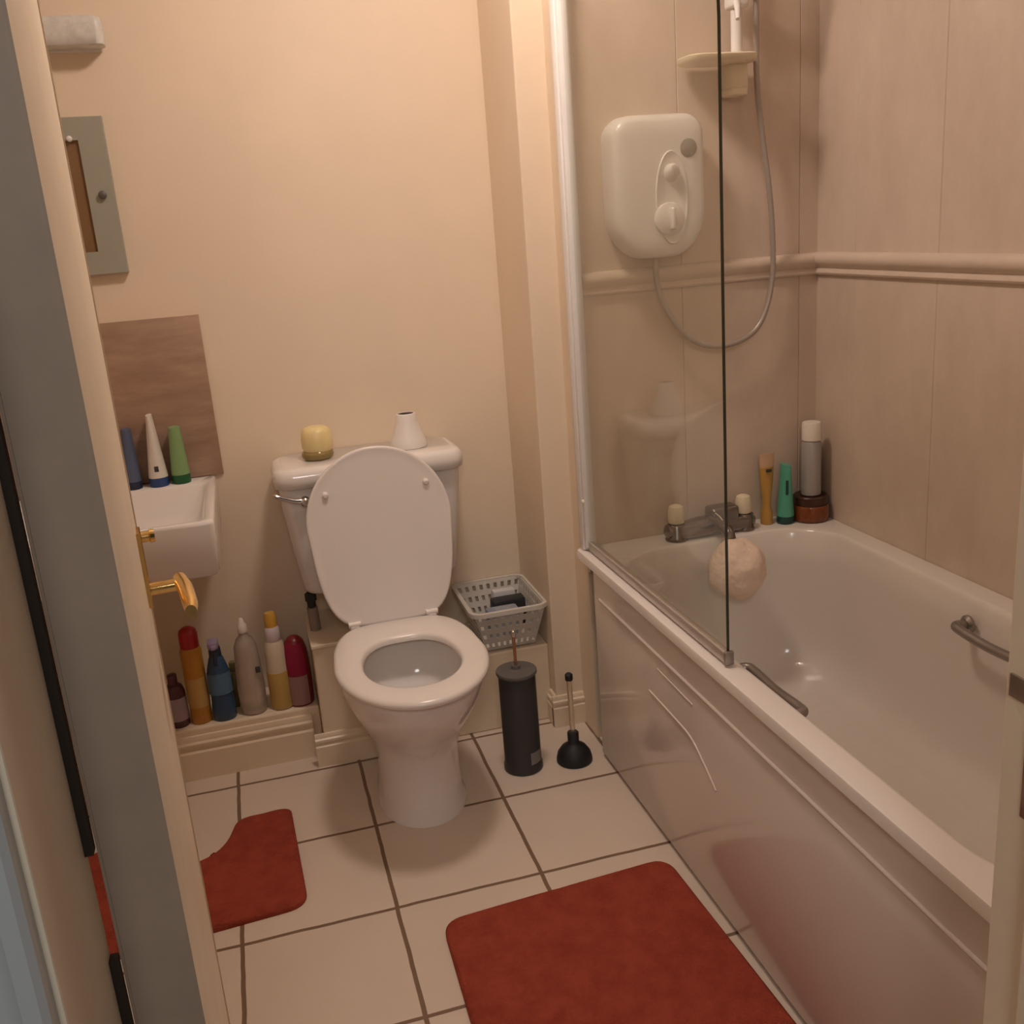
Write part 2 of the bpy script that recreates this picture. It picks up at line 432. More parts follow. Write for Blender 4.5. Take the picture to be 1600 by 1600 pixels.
# lid: same outline, built flat on its hinge then swung up
HY, HZ = .632, .425
ang_lid = math.radians(98)
def lidpt(x, d, t):                     # d: distance from hinge, t: out of the underside (towards the camera)
    c, s = math.cos(ang_lid), math.sin(ang_lid)
    return V((TX+x, HY - d*c - t*s, HZ + d*s - t*c))
def lid_outline(g, t):
    o = []
    pts = egg(g, .478-g, .194-g, .20, z=0, cx=0, q=5.4, tp=.185)      # y=g is the far (round) end
    for p in pts:
        x, d = p.x, .478 - p.y - .012
        o.append(lidpt(x, d, t))
    return o
w = nb()
add_loft(w, [lid_outline(.012, -.018), lid_outline(.003, -.014), lid_outline(0, -.006), lid_outline(.001, .001), lid_outline(.005, .003), lid_outline(.010, .0015), lid_outline(.03, 0)])
obj('lid', w, M['seat'], toilet, ang=60)
for sx in (-.134, .134):
    obj('buffer', lathe(lidpt(sx, .355, -.001), [(.008, 0), (.0085, .004), (.008, .009), (.005, .012)], seg=20, axis=(0, -1, -.14)), M['seat'], toilet)
for sx in (-.105, .105):
    w = nb(); add_box(w, TX+sx-.013, TX+sx+.013, HY-.020, HY+.012, .404, .428, bev=.005, seg=3); add_tube(w, [(TX+sx-.016, HY-.012, .428), (TX+sx+.016, HY-.012, .428)], .008, seg=16)
    obj('hinge', w, M['seat'], toilet)
# cistern
w = nb()
cz = [(.470, .200, .785, .03), (.476, .210, .776, .035), (.490, .217, .770, .035), (.60, .231, .762, .035), (.72, .244, .750, .035), (.785, .248, .745, .035), (.795, .248, .745, .035)]
add_loft(w, [rrect(TX-h, TX+h, yf, .944, r, z) for z, h, yf, r in cz])
cis = obj('cistern', w, M['ceramic'], toilet, ang=50)
w = nb()
add_loft(w, [rrect(TX-h, TX+h, yf, .946, r, z) for z, h, yf, r in ((.786, .250, .735, .045), (.790, .258, .727, .05), (.812, .260, .724, .052), (.828, .257, .727, .05), (.838, .249, .736, .046), (.841, .235, .75, .04))])
obj('cistern_lid', w, M['ceramic'], toilet, ang=60)
fl = nb()
add_lathe(fl, (-.048, .754, .752), [(.013, 0), (.014, .006), (.010, .010), (.011, .022), (.012, .03), (.008, .034)], seg=20, axis=(0, -1, 0))
rings = []
for x, z, hw, hh in ((-.046, .752, .0045, .007), (-.075, .757, .004, .006), (-.105, .768, .0035, .006), (-.124, .777, .003, .0065), (-.128, .779, .0015, .003)):
    rings.append([V((x, .733 + hw*math.cos(2*PI*k/12), z + hh*math.sin(2*PI*k/12))) for k in range(12)])
add_loft(fl, rings)
obj('flush_lever', fl, M['chrome'], cis)
obj('inlet_nut', lathe((-.066, .80, .432), [(.012, 0), (.012, .016), (.016, .018), (.016, .040)], seg=6), M['black'], toilet)
obj('supply_pipe', tube(smooth_path([(-.066, .80, .43), (-.065, .80, .40), (-.064, .80, .362)], 5), .015, seg=16), M['greypipe'], toilet)

# things on the cistern
CZ = .8415
af = thing('air_freshener', (.008, .845, CZ), 'yellow gel air freshener in an amber glass dish on the cistern, left end', 'air freshener')
obj('dish', lathe((.008, .845, CZ), [(.036, 0), (.042, .004), (.044, .012), (.042, .020), (.038, .024)], seg=36), M['glassdish'], af)
obj('gel_dome', lathe((.010, .845, CZ+.022), [(.037, 0), (.042, .010), (.043, .030), (.040, .052), (.034, .062), (.022, .067), (.001, .068)], seg=36), M['yellowgel'], af)
co = thing('cone_air_freshener', (.262, .85, CZ), 'white tapered pot with a dark opening on the cistern behind the raised lid', 'air freshener')
obj('body', lathe((.262, .85, CZ), [(.052, 0), (.053, .004), (.048, .022), (.037, .050), (.030, .072), (.0275, .092), (.026, .094), (.0225, .094), (.022, .080)], seg=40), M['cone'], co, ang=60)
obj('opening', lathe((.262, .85, CZ+.0795), [(.0222, 0), (.0222, .0125)], seg=32), M['hole_shade'], co)  # near-black plug painting the shade inside the pot's mouth

# ------------------------------------------------------------------ basin, its splashback, mirror and light
BX0, BX1, BY0 = -.82, -.272, .452
basin = thing('basin', ((BX0+BX1)/2, .70, .68), 'white rectangular wall-hung basin behind the open door', 'basin')
w = nb()
add_loft(w, [rrect(BX0+.06, BX1-.06, .56, YB-.002, .05, .655), rrect(BX0+.012, BX1-.012, BY0+.015, YB-.002, .02, .672), rrect(BX0+.004, BX1-.004, BY0+.004, YB-.002, .014, .684), rrect(BX0, BX1, BY0, YB+.001, .012, .80), rrect(BX0+.001, BX1-.001, BY0+.001, YB-.001, .012, .806), rrect(BX0+.005, BX1-.005, BY0+.005, YB-.004, .012, .810),
             rrect(BX0+.022, BX1-.022, BY0+.016, .872, .03, .8095), rrect(BX0+.027, BX1-.027, BY0+.021, .867, .035, .803), rrect(BX0+.045, BX1-.045, BY0+.05, .845, .05, .74), rrect(BX0+.09, BX1-.09, BY0+.10, .80, .07, .71)])
obj('bowl', w, M['ceramic'], basin, ang=50)
w = nb(); add_lathe(w, (-.60, .905, .810), [(.024, 0), (.024, .01), (.017, .016), (.017, .07), (.02, .074), (.02, .086), (.012, .09)], seg=24); add_tube(w, smooth_path([(-.60, .90, .855), (-.60, .84, .862), (-.60, .79, .852), (-.60, .775, .838)], 5), .011)
obj('tap', w, M['chrome'], basin)
obj('waste', lathe((-.546, .66, .708), [(.03, 0), (.03, .004), (.02, .006)], seg=24), M['chrome'], basin)
tag(obj('splashback', box(-.84, -.25, YB-.008, YB, .812, 1.250, bev=.001), M['travertine'], base=(-.545, YB, .81)), 'brown stone-patterned splashback panel on the wall above the basin', 'splashback')
mir = thing('wall_mirror', (-.545, YB, 1.375), 'narrow grey-green framed mirror with brown glass and a dark round knob, on the back wall', 'mirror')
w = nb()
mx0, mx1, mz0, mz1 = -.686, -.404, 1.374, 1.752
ix0, ix1, iz0, iz1 = -.640, -.468, 1.430, 1.698
for a in ((mx0, ix0, mz0, mz1), (ix1, mx1, mz0, mz1), (ix0, ix1, mz0, iz0), (ix0, ix1, iz1, mz1)):
    add_box(w, a[0], a[1], YB-.022, YB, a[2], a[3])
bmesh.ops.remove_doubles(w, verts=w.verts, dist=1e-5)
obj('mirror_frame', w, M['mirrorframe'], mir, smooth=False)
obj('mirror_glass', box(ix0-.001, ix1+.001, YB-.014, YB-.004, iz0-.001, iz1+.001), M['brownglass'], mir)
obj('knob', lathe((-.433, YB-.021, 1.566), [(.008, 0), (.010, .004), (.010, .010), (.006, .013)], seg=24, axis=(0, -1, 0)), M['brushlid'], mir)
obj('clip', lathe((-.487, YB-.013, 1.702), [(.007, 0), (.007, .012), (.004, .014)], seg=12, axis=(0, -1, 0)), M['rail_white'], mir)
sl = thing('shaver_light', (-.545, YB, 1.90), 'unlit white box wall light mounted above the narrow mirror', 'wall light')
w = nb(); add_loft(w, [rrect(-.728-d, -.366+d, YB-.072+yy, YB-.002, .018, z) for d, yy, z in ((-.008, .008, 1.905), (0, .002, 1.908), (.002, 0, 1.93), (.002, 0, 1.955), (-.002, .004, 1.968), (-.012, .012, 1.972))])
obj('cover', w, mat('white_light_cover', (.68, .66, .62), .4, var=.14, vscale=30), sl, ang=60)
obj('back_plate', box(-.715, -.378, YB-.006, YB+.001, 1.90, 1.976, bev=.002), M['rail_white'], sl)

def squeeze_tube(name, x, y, z, capm, bodym, label, h=.17, r=.020, caph=.022, rx=0.0, edge_on=True, group=None, cat='tube', top=.25, parent_mats=None, dx=0.0, facing=0.0):
    t = thing(name, (x, y, z), label, cat, group)
    obj('cap', lathe((x, y, z), [(r*.98, 0), (r, .002), (r*1.0, caph-.002), (r*.96, caph)], seg=28), capm, t)
    rings = []
    n = 32
    for k in range(11):
        f = k/10
        a = r*(1-f) + r*top*f; b = r*(1-f) + r*1.05*f
        zz = z + caph - .001 + (h-caph)*f
        ca, sa = math.cos(facing), math.sin(facing)
        ring = []
        for i in range(n):
            px, py = a*math.cos(2*PI*i/n), b*math.sin(2*PI*i/n)
            ring.append(V((x + dx*f + px*ca - py*sa, y + px*sa + py*ca, zz)))
        rings.append(ring)
    obj('tube_body', add_loft(nb(), rings), bodym, t)
    return t
gB = 'tubes on the back of the basin'
ZB = .8095
squeeze_tube('toothpaste_tube', -.484, .908, ZB, M['tubenavy'], M['tubeblue'], 'dark blue tube with a navy cap on the basin, half hidden by the door edge', h=.165, r=.022, group=gB, top=.6, dx=.004)
t = squeeze_tube('toothpaste_tube', -.418, .905, ZB, M['capblue'], M['tubewhite'], 'tall white tube standing on a blue cap on the basin', h=.195, r=.0255, caph=.026, group=gB, top=.30, dx=.002)
obj('print_mark', box(-.423, -.412, .8790, .8840, .853, .868), M['darkprint'], t)
squeeze_tube('toothpaste_tube', -.360, .908, ZB, M['capgreen'], M['tubegreen'], 'light green tube standing on a dark green cap on the basin', h=.155, r=.0245, caph=.026, group=gB, top=.62, dx=.002)

# ------------------------------------------------------------------ bottles on the low ledge
gL = 'bottles on the low ledge beside the toilet'
ZL = .1505
def bottle(name, x, y, label, body, parts, cat='bottle', sx=1, sy=1, m=None):
    t = thing(name, (x, y, ZL), label, cat, gL)
    obj('bottle_body', lathe((x, y, ZL), body, seg=36, sx=sx, sy=sy), m, t, ang=50)
    for nm, prof, mm in parts:
        obj(nm, lathe((x, y, ZL), prof, seg=36, sx=sx, sy=sy), mm, t, ang=50)
    return t
t = bottle('bottle', -.466, .80, 'dark plum bottle on the ledge half hidden by the door edge', [(.026, 0), (.028, .004), (.028, .10), (.022, .118), (.012, .126)],
       [('cap', [(.013, .124), (.013, .150), (.011, .152)], M['purpleb']), ('label_band', [(.0284, .02), (.0287, .022), (.0287, .085), (.0284, .087)], M['purplelabel'])], m=M['purpleb'])
t = bottle('spray_can', -.406, .80, 'tall yellow can with a red domed cap on the ledge', [(.026, 0), (.029, .004), (.029, .215), (.025, .224), (.022, .226)],
       [('cap', [(.024, .222), (.0255, .224), (.0255, .262), (.022, .274), (.012, .281), (.001, .283)], M['redcap']), ('label_band', [(.0293, .05), (.0296, .052), (.0296, .135), (.0293, .137)], M['yellowlabel'])], cat='can', m=M['yellowcan'])
t = bottle('spray_bottle', -.343, .79, 'blue trigger-neck bottle with a lilac nozzle on the ledge', [(.029, 0), (.032, .004), (.032, .040), (.029, .075), (.031, .11), (.029, .150), (.020, .182), (.013, .196), (.012, .205)],
       [('collar', [(.016, .188), (.017, .19), (.016, .212), (.012, .224)], M['navyb'])], m=M['blueb'], sx=1.0, sy=.8)
obj('label_band', lathe((-.343, .79, ZL), [(.0326, .080), (.0322, .095), (.0322, .115), (.0312, .142)], seg=36, sx=1.0, sy=.82, cap0=False, cap1=False), M['bluelabel'], t)
w = nb(); add_box(w, -.358, -.330, .755, .80, ZL+.218, ZL+.240, bev=.006); add_box(w, -.350, -.336, .742, .757, ZL+.222, ZL+.234, bev=.003)
obj('nozzle', w, M['lilac'], t)
w = tube([(-.343, .762, ZL+.22), (-.343, .752, ZL+.19), (-.343, .756, ZL+.172)], .005); obj('trigger', w, M['navyb'], t)
bottle('bottle', -.306, .865, 'small olive bottle on the ledge, behind and between the blue and clear bottles', [(.022, 0), (.025, .004), (.025, .085), (.018, .10), (.010, .105)], [('cap', [(.011, .103), (.011, .13), (.009, .132)], M['olive'])], m=M['olive'])
t = bottle('bottle', -.262, .80, 'clear rounded bottle with a pale narrow cap on the ledge', [(.026, 0), (.034, .003), (.037, .02), (.038, .08), (.036, .12), (.034, .16), (.031, .20), (.022, .222), (.012, .232), (.011, .245)],
       [('cap', [(.013, .240), (.014, .243), (.013, .262), (.008, .268), (.006, .28), (.003, .282)], M['clearcap'])], m=M['clearb'])
obj('print_mark', box(-.243, -.230, .762, .7655, ZL+.128, ZL+.146, bev=.001), M['darkprint'], t)
t = bottle('bottle', -.184, .795, 'tall cream and mustard bottle with a yellow cap on the ledge', [(.027, 0), (.030, .004), (.031, .10), (.029, .16), (.026, .195), (.020, .208)],
       [('collar', [(.0195, .200), (.022, .203), (.021, .238), (.016, .246)], M['lilacb']), ('cap', [(.014, .244), (.0165, .246), (.0165, .280), (.013, .286)], M['yellowcap']), ('label_band', [(.0312, .004), (.0316, .006), (.0316, .112), (.0312, .114)], M['mustard'])], m=M['creamb'])
t = bottle('bottle', -.130, .80, 'short crimson bottle with a hot pink top on the ledge, next to the toilet', [(.033, 0), (.036, .004), (.037, .08), (.036, .13), (.033, .165), (.026, .190), (.014, .203), (.001, .206)], [], m=M['crimson'])
def patch(cx, cy, prof, a0, a1, n=12):
    bm = nb(); rows = []
    for r, z in prof: rows.append([bm.verts.new((cx + r*math.cos(a0+(a1-a0)*i/n), cy + r*math.sin(a0+(a1-a0)*i/n), z)) for i in range(n+1)])
    for a, b in zip(rows, rows[1:]):
        for i in range(n): bm.faces.new((a[i], a[i+1], b[i+1], b[i]))
    bmesh.ops.solidify(bm, geom=bm.faces[:], thickness=.0008)
    return bm
obj('pink_band', patch(-.130, .80, [(.0375, ZL+.095), (.0370, ZL+.13), (.0342, ZL+.163), (.0275, ZL+.188)], PI*.95, PI*1.72), M['pink'], t)
obj('label_band', patch(-.130, .80, [(.0372, ZL+.006), (.0378, ZL+.05), (.0376, ZL+.094)], PI*.95, PI*1.72), M['pinklabel'], t)

# ------------------------------------------------------------------ basket on the boxing, with packets
bk = thing('basket', (.482, .80, .24), 'slotted grey-white plastic basket on the pipe boxing beside the toilet', 'basket')
def lerp(a, b, t): return a + (b-a)*t
BT = [V((.368, .668, .372)), V((.577, .668, .372)), V((.577, .935, .372)), V((.368, .935, .372))]
BB = [V((.402, .705, .245)), V((.548, .705, .245)), V((.548, .90, .245)), V((.402, .90, .245))]
w = nb()
def wall_grid(bm, a, b, c, d, nx, nz, bar):
    """lattice: bars between slots on the quad a(bottom-left) b(bottom-right) c(top-right) d(top-left)"""
    def P(s, t): return lerp(lerp(a, b, s), lerp(d, c, s), t)
    ss = [0]; 
    for i in range(nx): ss += [(i+bar)/nx, (i+1-bar)/nx]
    ss += [1]; tt = [0]
    for j in range(nz): tt += [(j+bar)/nz, (j+1-bar)/nz]
    tt += [1]
    g = [[bm.verts.new(P(s, t)) for s in ss] for t in tt]
    for j in range(len(tt)-1):
        for i in range(len(ss)-1):
            if i % 2 == 1 and j % 2 == 1: continue
            bm.faces.new((g[j][i], g[j][i+1], g[j+1][i+1], g[j+1][i]))
for k in range(4):
    a, b = BB[k], BB[(k+1) % 4]; c, d = BT[(k+1) % 4], BT[k]
    wall_grid(w, a, b, c, d, 9 if k % 2 == 0 else 11, 4, .27)
w.faces.new([w.verts.new(p) for p in BB])
bmesh.ops.remove_doubles(w, verts=w.verts, dist=1e-5)
bmesh.ops.recalc_face_normals(w, faces=w.faces)
bmesh.ops.solidify(w, geom=w.faces[:], thickness=.003)
obj('lattice', w, M['basket'], bk, smooth=False)
rim = nb(); path = [v for v in rrect(.364, .581, .664, .938, .03, .373, n=6)]
rings = []
cc = V((.4725, .80, .373))
for i, p in enumerate(path):
    a, b = path[i-1], path[(i+1) % len(path)]
    t = (b-a).normalized(); o = V((t.y, -t.x, 0))
    rings.append([p + o*dx + V((0, 0, dz)) for dx, dz in ((-.004, -.006), (-.004, .004), (.001, .006), (.008, .004), (.009, -.008), (.006, -.008), (.004, .0))])
rings.append(rings[0]); add_loft(rim, rings, cap0=False, cap1=False); bmesh.ops.remove_doubles(rim, verts=rim.verts, dist=1e-5)
obj('rim', rim, M['basket'], bk, ang=50)
for sx in (.42, .53):
    for sy in (.73, .875):
        obj('foot', lathe((sx, sy, .240), [(.008, 0), (.008, .006)], seg=12), M['basket'], bk)
tag(obj('packet', box(.425, .52, .738, .79, .249, .345, bev=.008), M['bluepack'], base=(.472, .765, .249)), 'blue-grey packet standing inside the plastic basket, seen through its slots', 'packet')
w = nb(); add_box(w, .455, .555, .80, .845, .249, .352, bev=.006); 
tag(obj('packet', w, M['darkpack'], base=(.505, .82, .249)), 'black packet inside the plastic basket showing above the front rim', 'packet')
w = nb(); add_box(w, .47, .54, .855, .885, .249, .362, bev=.006)
tag(obj('packet', w, M['whitepack'], base=(.505, .87, .249)), 'pale packet inside the plastic basket, rearmost of the three', 'packet')

# ------------------------------------------------------------------ toilet brush and plunger
bx, by = .424, .458
tb = thing('toilet_brush', (bx, by, 0), 'dark grey cylindrical toilet brush holder with metal handle on the floor', 'toilet brush')
hold = obj('holder', lathe((bx, by, 0), [(.050, 0), (.053, .003), (.053, .016), (.050, .022), (.0495, .282), (.047, .286)], seg=48), M['brushblack'], tb)
obj('holder_lid', lathe((bx, by, .280), [(.0535, 0), (.0545, .002), (.0545, .008), (.053, .010), (.020, .0105), (.013, .014), (.011, .022), (.006, .022)], seg=48), M['brushlid'], tb)
obj('handle', tube([(bx, by, .29), (bx, by, .385)], .0042, seg=14), M['copper'], tb)
obj('handle_tip', lathe((bx, by, .383), [(.005, 0), (.007, .004), (.007, .012), (.004, .018)], seg=18), M['chrome'], tb)
obj('sticker', patch(bx, by, [(.0508, .028), (.0508, .063)], PI*1.56, PI*1.80), M['stickerg'], hold)
px, py = .563, .436
pl = thing('plunger', (px, py, 0), 'small plunger with black rubber cup and clear handle on the floor by the bath panel', 'plunger')
obj('cup', lathe((px, py, 0), [(.046, 0), (.049, .003), (.049, .010), (.045, .026), (.034, .042), (.020, .052), (.0155, .058), (.0155, .085), (.013, .088)], seg=40), M['black'], pl)
obj('handle', tube([(px, py, .08), (px-.001, py+.002, .243)], .0070, seg=18), M['clearpl'], pl)
obj('handle_end', lathe((px-.001, py+.002, .240), [(.0095, 0), (.0105, .002), (.0105, .016), (.007, .020)], seg=20), M['black'], pl)

# ------------------------------------------------------------------ bath mats
def mat_mesh(outline, h=.013, step=.012):
    """pile mat: grid clipped to an outline polygon, edges rolled down, top softly uneven"""
    bm = nb()
    n = len(outline)
    c = sum((V((x, y)) for x, y in outline), V((0, 0)))/n
    def ins(x, y):
        k = False; j = n-1
        for i in range(n):
            xi, yi = outline[i]; xj, yj = outline[j]
            if (yi > y) != (yj > y) and x < (xj-xi)*(y-yi)/(yj-yi)+xi: k = not k
            j = i
        return k
    vs = [bm.verts.new((x, y, 0)) for x, y in outline]
    bm.faces.new(vs)
    r = bmesh.ops.extrude_face_region(bm, geom=bm.faces[:])
    up = [g for g in r['geom'] if isinstance(g, bmesh.types.BMVert)]
    for v in up: v.co.z = h*.65
    top = [f for f in bm.faces if f.normal.z > .5 or all(abs(v.co.z-h*.65) < 1e-6 for v in f.verts)]
    top = [f for f in bm.faces if all(abs(v.co.z-h*.65) < 1e-6 for v in f.verts)]
    r = bmesh.ops.inset_region(bm, faces=top, thickness=.006, depth=0)
    top = [f for f in bm.faces if all(abs(v.co.z-h*.65) < 1e-6 for v in f.verts) and len(f.verts) > 4]
    for f in top:
        for v in f.verts: v.co.z = h
    bmesh.ops.triangulate(bm, faces=top)
    for _ in range(5):
        es = [e for e in bm.edges if e.calc_length() > step*1.6 and all(abs(v.co.z-h) < 1e-6 for v in e.verts)]
        if not es: break
        bmesh.ops.subdivide_edges(bm, edges=es, cuts=1, use_grid_fill=False)
        bmesh.ops.triangulate(bm, faces=[f for f in bm.faces if len(f.verts) > 3])
    from mathutils import noise
    for v in bm.verts:
        if abs(v.co.z-h) < 1e-6:
            v.co.z += .0022*noise.noise(V((v.co.x*38, v.co.y*38, 0))) + .0018*noise.noise(V((v.co.x*11, v.co.y*16, 3)))
    return bm
def round_poly(pts, rads, n=8):
    out = []
    N = len(pts)
    for i in range(N):
        p = V(pts[i]); a = V(pts[i-1]); b = V(pts[(i+1) % N]); r = rads[i]
        if r <= 0: out.append(tuple(p)); continue
        d1 = (a-p).normalized(); d2 = (b-p).normalized()
        s, e = p+d1*r, p+d2*r
        for k in range(n+1):
            t = k/n
            q = s*(1-t)**2 + p*2*t*(1-t) + e*t*t
            out.append((q.x, q.y))
    return out
big = round_poly([(.082, -.092), (.068, -.90), (.640, -.90), (.612, -.062)], [.05, .05, .05, .05])
tag(obj('bath_mat', mat_mesh(big), M['mat_red'], base=(.35, -.48, 0), ang=60), 'large rust-red bath mat on the tiles alongside the bath', 'bath mat')
# pedestal mat with a U-shaped cut-out in its far edge
ped = round_poly([(-.200, .488), (-.186, .075), (-.70, .040), (-.72, .455), (-.575, .49), (-.545, .36), (-.435, .315), (-.365, .37), (-.335, .482)],
                 [.03, .05, .05, .05, .02, .07, .06, .05, .03])
tag(obj('pedestal_mat', mat_mesh(ped), M['mat_red'], base=(-.44, .27, 0), ang=60), 'smaller rust-red mat with a curved cut-out, on the tiles under the basin', 'bath mat')

# ------------------------------------------------------------------ bath
RX0, RX1, RY0, RY1, RZ = .628, 1.344, -1.178, .514, .578
bath = thing('bathtub', (.99, -.33, 0), 'white acrylic bath with side panel, along the beige right wall', 'bathtub')
w = nb()
IX0, IX1, IY0, IY1 = .688, 1.282, -1.06, .410
N8 = 10
rg = [rrect(RX0+.004, RX1, RY0, RY1, .012, RZ-.027, N8), rrect(RX0, RX1, RY0, RY1, .012, RZ-.024, N8), rrect(RX0, RX1, RY0, RY1, .012, RZ-.005, N8), rrect(RX0+.0015, RX1, RY0, RY1, .012, RZ-.0015, N8), rrect(RX0+.005, RX1-.002, RY0, RY1, .012, RZ, N8),
      rrect(IX0-.012, IX1+.010, IY0-.015, IY1+.012, .16, RZ, N8), rrect(IX0-.006, IX1+.005, IY0-.007, IY1+.006, .157, RZ-.002, N8), rrect(IX0-.002, IX1+.001, IY0-.002, IY1+.003, .155, RZ-.006, N8), rrect(IX0+.001, IX1-.002, IY0+.002, IY1, .15, RZ-.014, N8)]
for k in range(1, 21):
    t = k/20; a = PI/2*t                                  # wall leaning in, rolling over into the floor of the tub
    d = .012 + .030*t + .085*max(0, (t-.42)/.58)**2.6
    z = RZ - .014 - .375*math.sin(PI/2*min(1, t*1.0))**.9
    rg.append(rrect(IX0+d, IX1-d, IY0+.01+d*1.9, IY1-d, .15, z, N8))
add_loft(w, rg, cap0=False)
w.faces.ensure_lookup_table(); w.faces[-1].material_index = 1
obj('tub', w, [M['acrylic'], M['antislip']], bath, ang=35)
# side panel with moulded ribs
w = nb()
PX = .642
add_box(w, PX, PX+.018, RY0+.002, .428, .013, .553, bev=.003)
def rib(bm, pts, r=.004):
    add_tube(bm, pts, r, seg=10)
rib(w, [(PX+.0005, .385, .475), (PX+.0005, -.30, .473), (PX+.0005, -1.03, .470)], .0048)
rib(w, smooth_path([(PX+.001, .072, .361), (PX+.001, -.06, .358), (PX+.001, -.143, .353), (PX+.001, -.205, .325), (PX+.001, -.262, .290)], 6), .0034)
rib(w, [(PX+.0014, .02, .438), (PX+.0014, -.16, .434)], .003)
for fx in (.74, 1.23):
    for fy in (-.95, .25):
        obj('foot', lathe((fx, fy, 0), [(.022, 0), (.022, .006), (.010, .010), (.010, .20)], seg=16), M['black'], bath)
obj('side_panel', w, M['panel'], bath, ang=50)
for xg, s in ((IX1-.030, -1), (IX0+.012, 1)):
    g = nb()
    y0, y1, zg = -.226, -.440, .528
    add_tube(g, smooth_path([(xg, y0, zg), (xg+s*.030, y0-.004, zg+.004), (xg+s*.036, y0-.03, zg+.002), (xg+s*.036, (y0+y1)/2, zg-.002), (xg+s*.036, y1+.03, zg+.002), (xg+s*.030, y1+.004, zg+.004), (xg, y1, zg)], 6), .0105, seg=14)
    for yy in (y0, y1): add_lathe(g, (xg-s*.006, yy, zg), [(.020, 0), (.020, .006), (.014, .012)], seg=20, axis=(s, 0, 0))
    obj('grab_bar', g, M['satin'], bath)

# ------------------------------------------------------------------ bath screen
sc = thing('bath_screen', (.657, .1, RZ), 'hinged clear glass bath screen with white wall profile, standing on the bath edge', 'bath screen')
w = nb(); add_box(w, .639, .676, .484, YS+.0005, RZ+.001, 2.02, bev=.004); add_box(w, .643, .668, .470, .486, RZ+.010, 2.01, bev=.004)
prof = obj('wall_profile', w, M['pvc'], sc)
obj('screw_cap', lathe((.645, .477, .715), [(.006, 0), (.006, .004), (.003, .006)], seg=14, axis=(-1, -.2, 0)), M['capwhite'], prof)
GX = .657; gy0, gy1, gz0, gz1, gr = -.293, .478, .598, 1.985, .27
out = [(gy1, gz0), (gy0, gz0)]
for k in range(13):
    a = PI/2*k/12
    out.append((gy0+gr-gr*math.cos(a), gz1-gr+gr*math.sin(a)))
out.append((gy1, gz1))
w = nb()
A = [w.verts.new((GX-.003, y, z)) for y, z in out]; B = [w.verts.new((GX+.003, y, z)) for y, z in out]
w.faces.new(A); w.faces.new(list(reversed(B)))
for i in range(len(out)):
    j = (i+1) % len(out)
    f = w.faces.new((A[i], B[i], B[j], A[j])); f.material_index = 1
obj('glass_pane', w, [M['glass'], M['glass_edge']], sc, smooth=False)
w = nb(); add_box(w, GX-.008, GX+.008, gy0-.002, .470, .583, .606, bev=.002); add_tube(w, [(GX-.007, gy0, .606), (GX-.007, .47, .606)], .0022, seg=8)
obj('seal_strip', w, M['alu'], sc)
obj('seal_end', box(GX-.010, GX+.009, gy0-.008, gy0+.001, .5815, .609, bev=.002), M['satin'], sc)

# ------------------------------------------------------------------ electric shower, hose, rail
es = thing('electric_shower', (.868, YS, 1.30), 'white electric shower unit with two dials on the beige cladding', 'electric shower')
def unit_ring(y, g):
    o = []
    x0, x1, z0, z1 = .748+g, .990-g, 1.312+g, 1.645-g
    # squarish top corners, deeper rounded bottom
    for cx, cz, rx, rz, a0 in ((x1-.055, z1-.05, .055, .05, 0), (x0+.055, z1-.05, .055, .05, PI/2), (x0+.095, z0+.11, .095, .11, PI), (x1-.095, z0+.11, .095, .11, 1.5*PI)):
        sx = 1 if math.cos(a0+PI/4) > 0 else -1; sz = 1 if math.sin(a0+PI/4) > 0 else -1
        r1, r2 = max(.004, rx-g), max(.004, rz-g); cx += sx*(rx-r1); cz += sz*(rz-r2)
        for k in range(13):
            a = a0+PI/2*k/12
            o.append(V((cx+r1*math.cos(a), y, cz+r2*math.sin(a))))
    return o
w = add_loft(nb(), [unit_ring(YS+.001, .004), unit_ring(YS-.02, 0), unit_ring(.448, .002), unit_ring(.436, .008), unit_ring(.430, .020), unit_ring(.427, .045)])
unit = obj('cover', w, M['shower'], es, ang=50)
w = nb()
ring = [V((.893+.045*math.cos(2*PI*k/40), .434, 1.452+.112*math.sin(2*PI*k/40))) for k in range(40)]
rin = [V((.893+.040*math.cos(2*PI*k/40), .4225, 1.452+.106*math.sin(2*PI*k/40))) for k in range(40)]
rin2 = [V((.893+.035*math.cos(2*PI*k/40), .4252, 1.452+.10*math.sin(2*PI*k/40))) for k in range(40)]
add_loft(w, [ring, rin, rin2])
obj('dial_surround', w, M['shower'], unit, ang=60)
dl = obj('temperature_dial', lathe((.884, .4262, 1.404), [(.038, 0), (.038, .006), (.034, .009), (.001, .0095)], seg=40, axis=(0, -1, 0)), M['shower'], unit)
obj('dial_grip', box(.879, .891, .396, .4185, 1.378, 1.430, bev=.005, seg=3), M['shower'], dl)
w = nb()
add_loft(w, [[V((.893+hx*math.cos(2*PI*k/20), y, 1.508+hz_*math.sin(2*PI*k/20) + dz)) for k in range(20)] for hx, hz_, y, dz in ((.020, .022, .4275, 0), (.017, .018, .415, .004), (.010, .010, .405, .008))])
obj('power_button', w, M['shower'], unit, ang=60)
obj('round_badge', lathe((.940, .4285, 1.563), [(.0215, 0), (.0215, .0025), (.020, .0035)], seg=36, axis=(0, -1, 0)), M['greydisc'], unit)
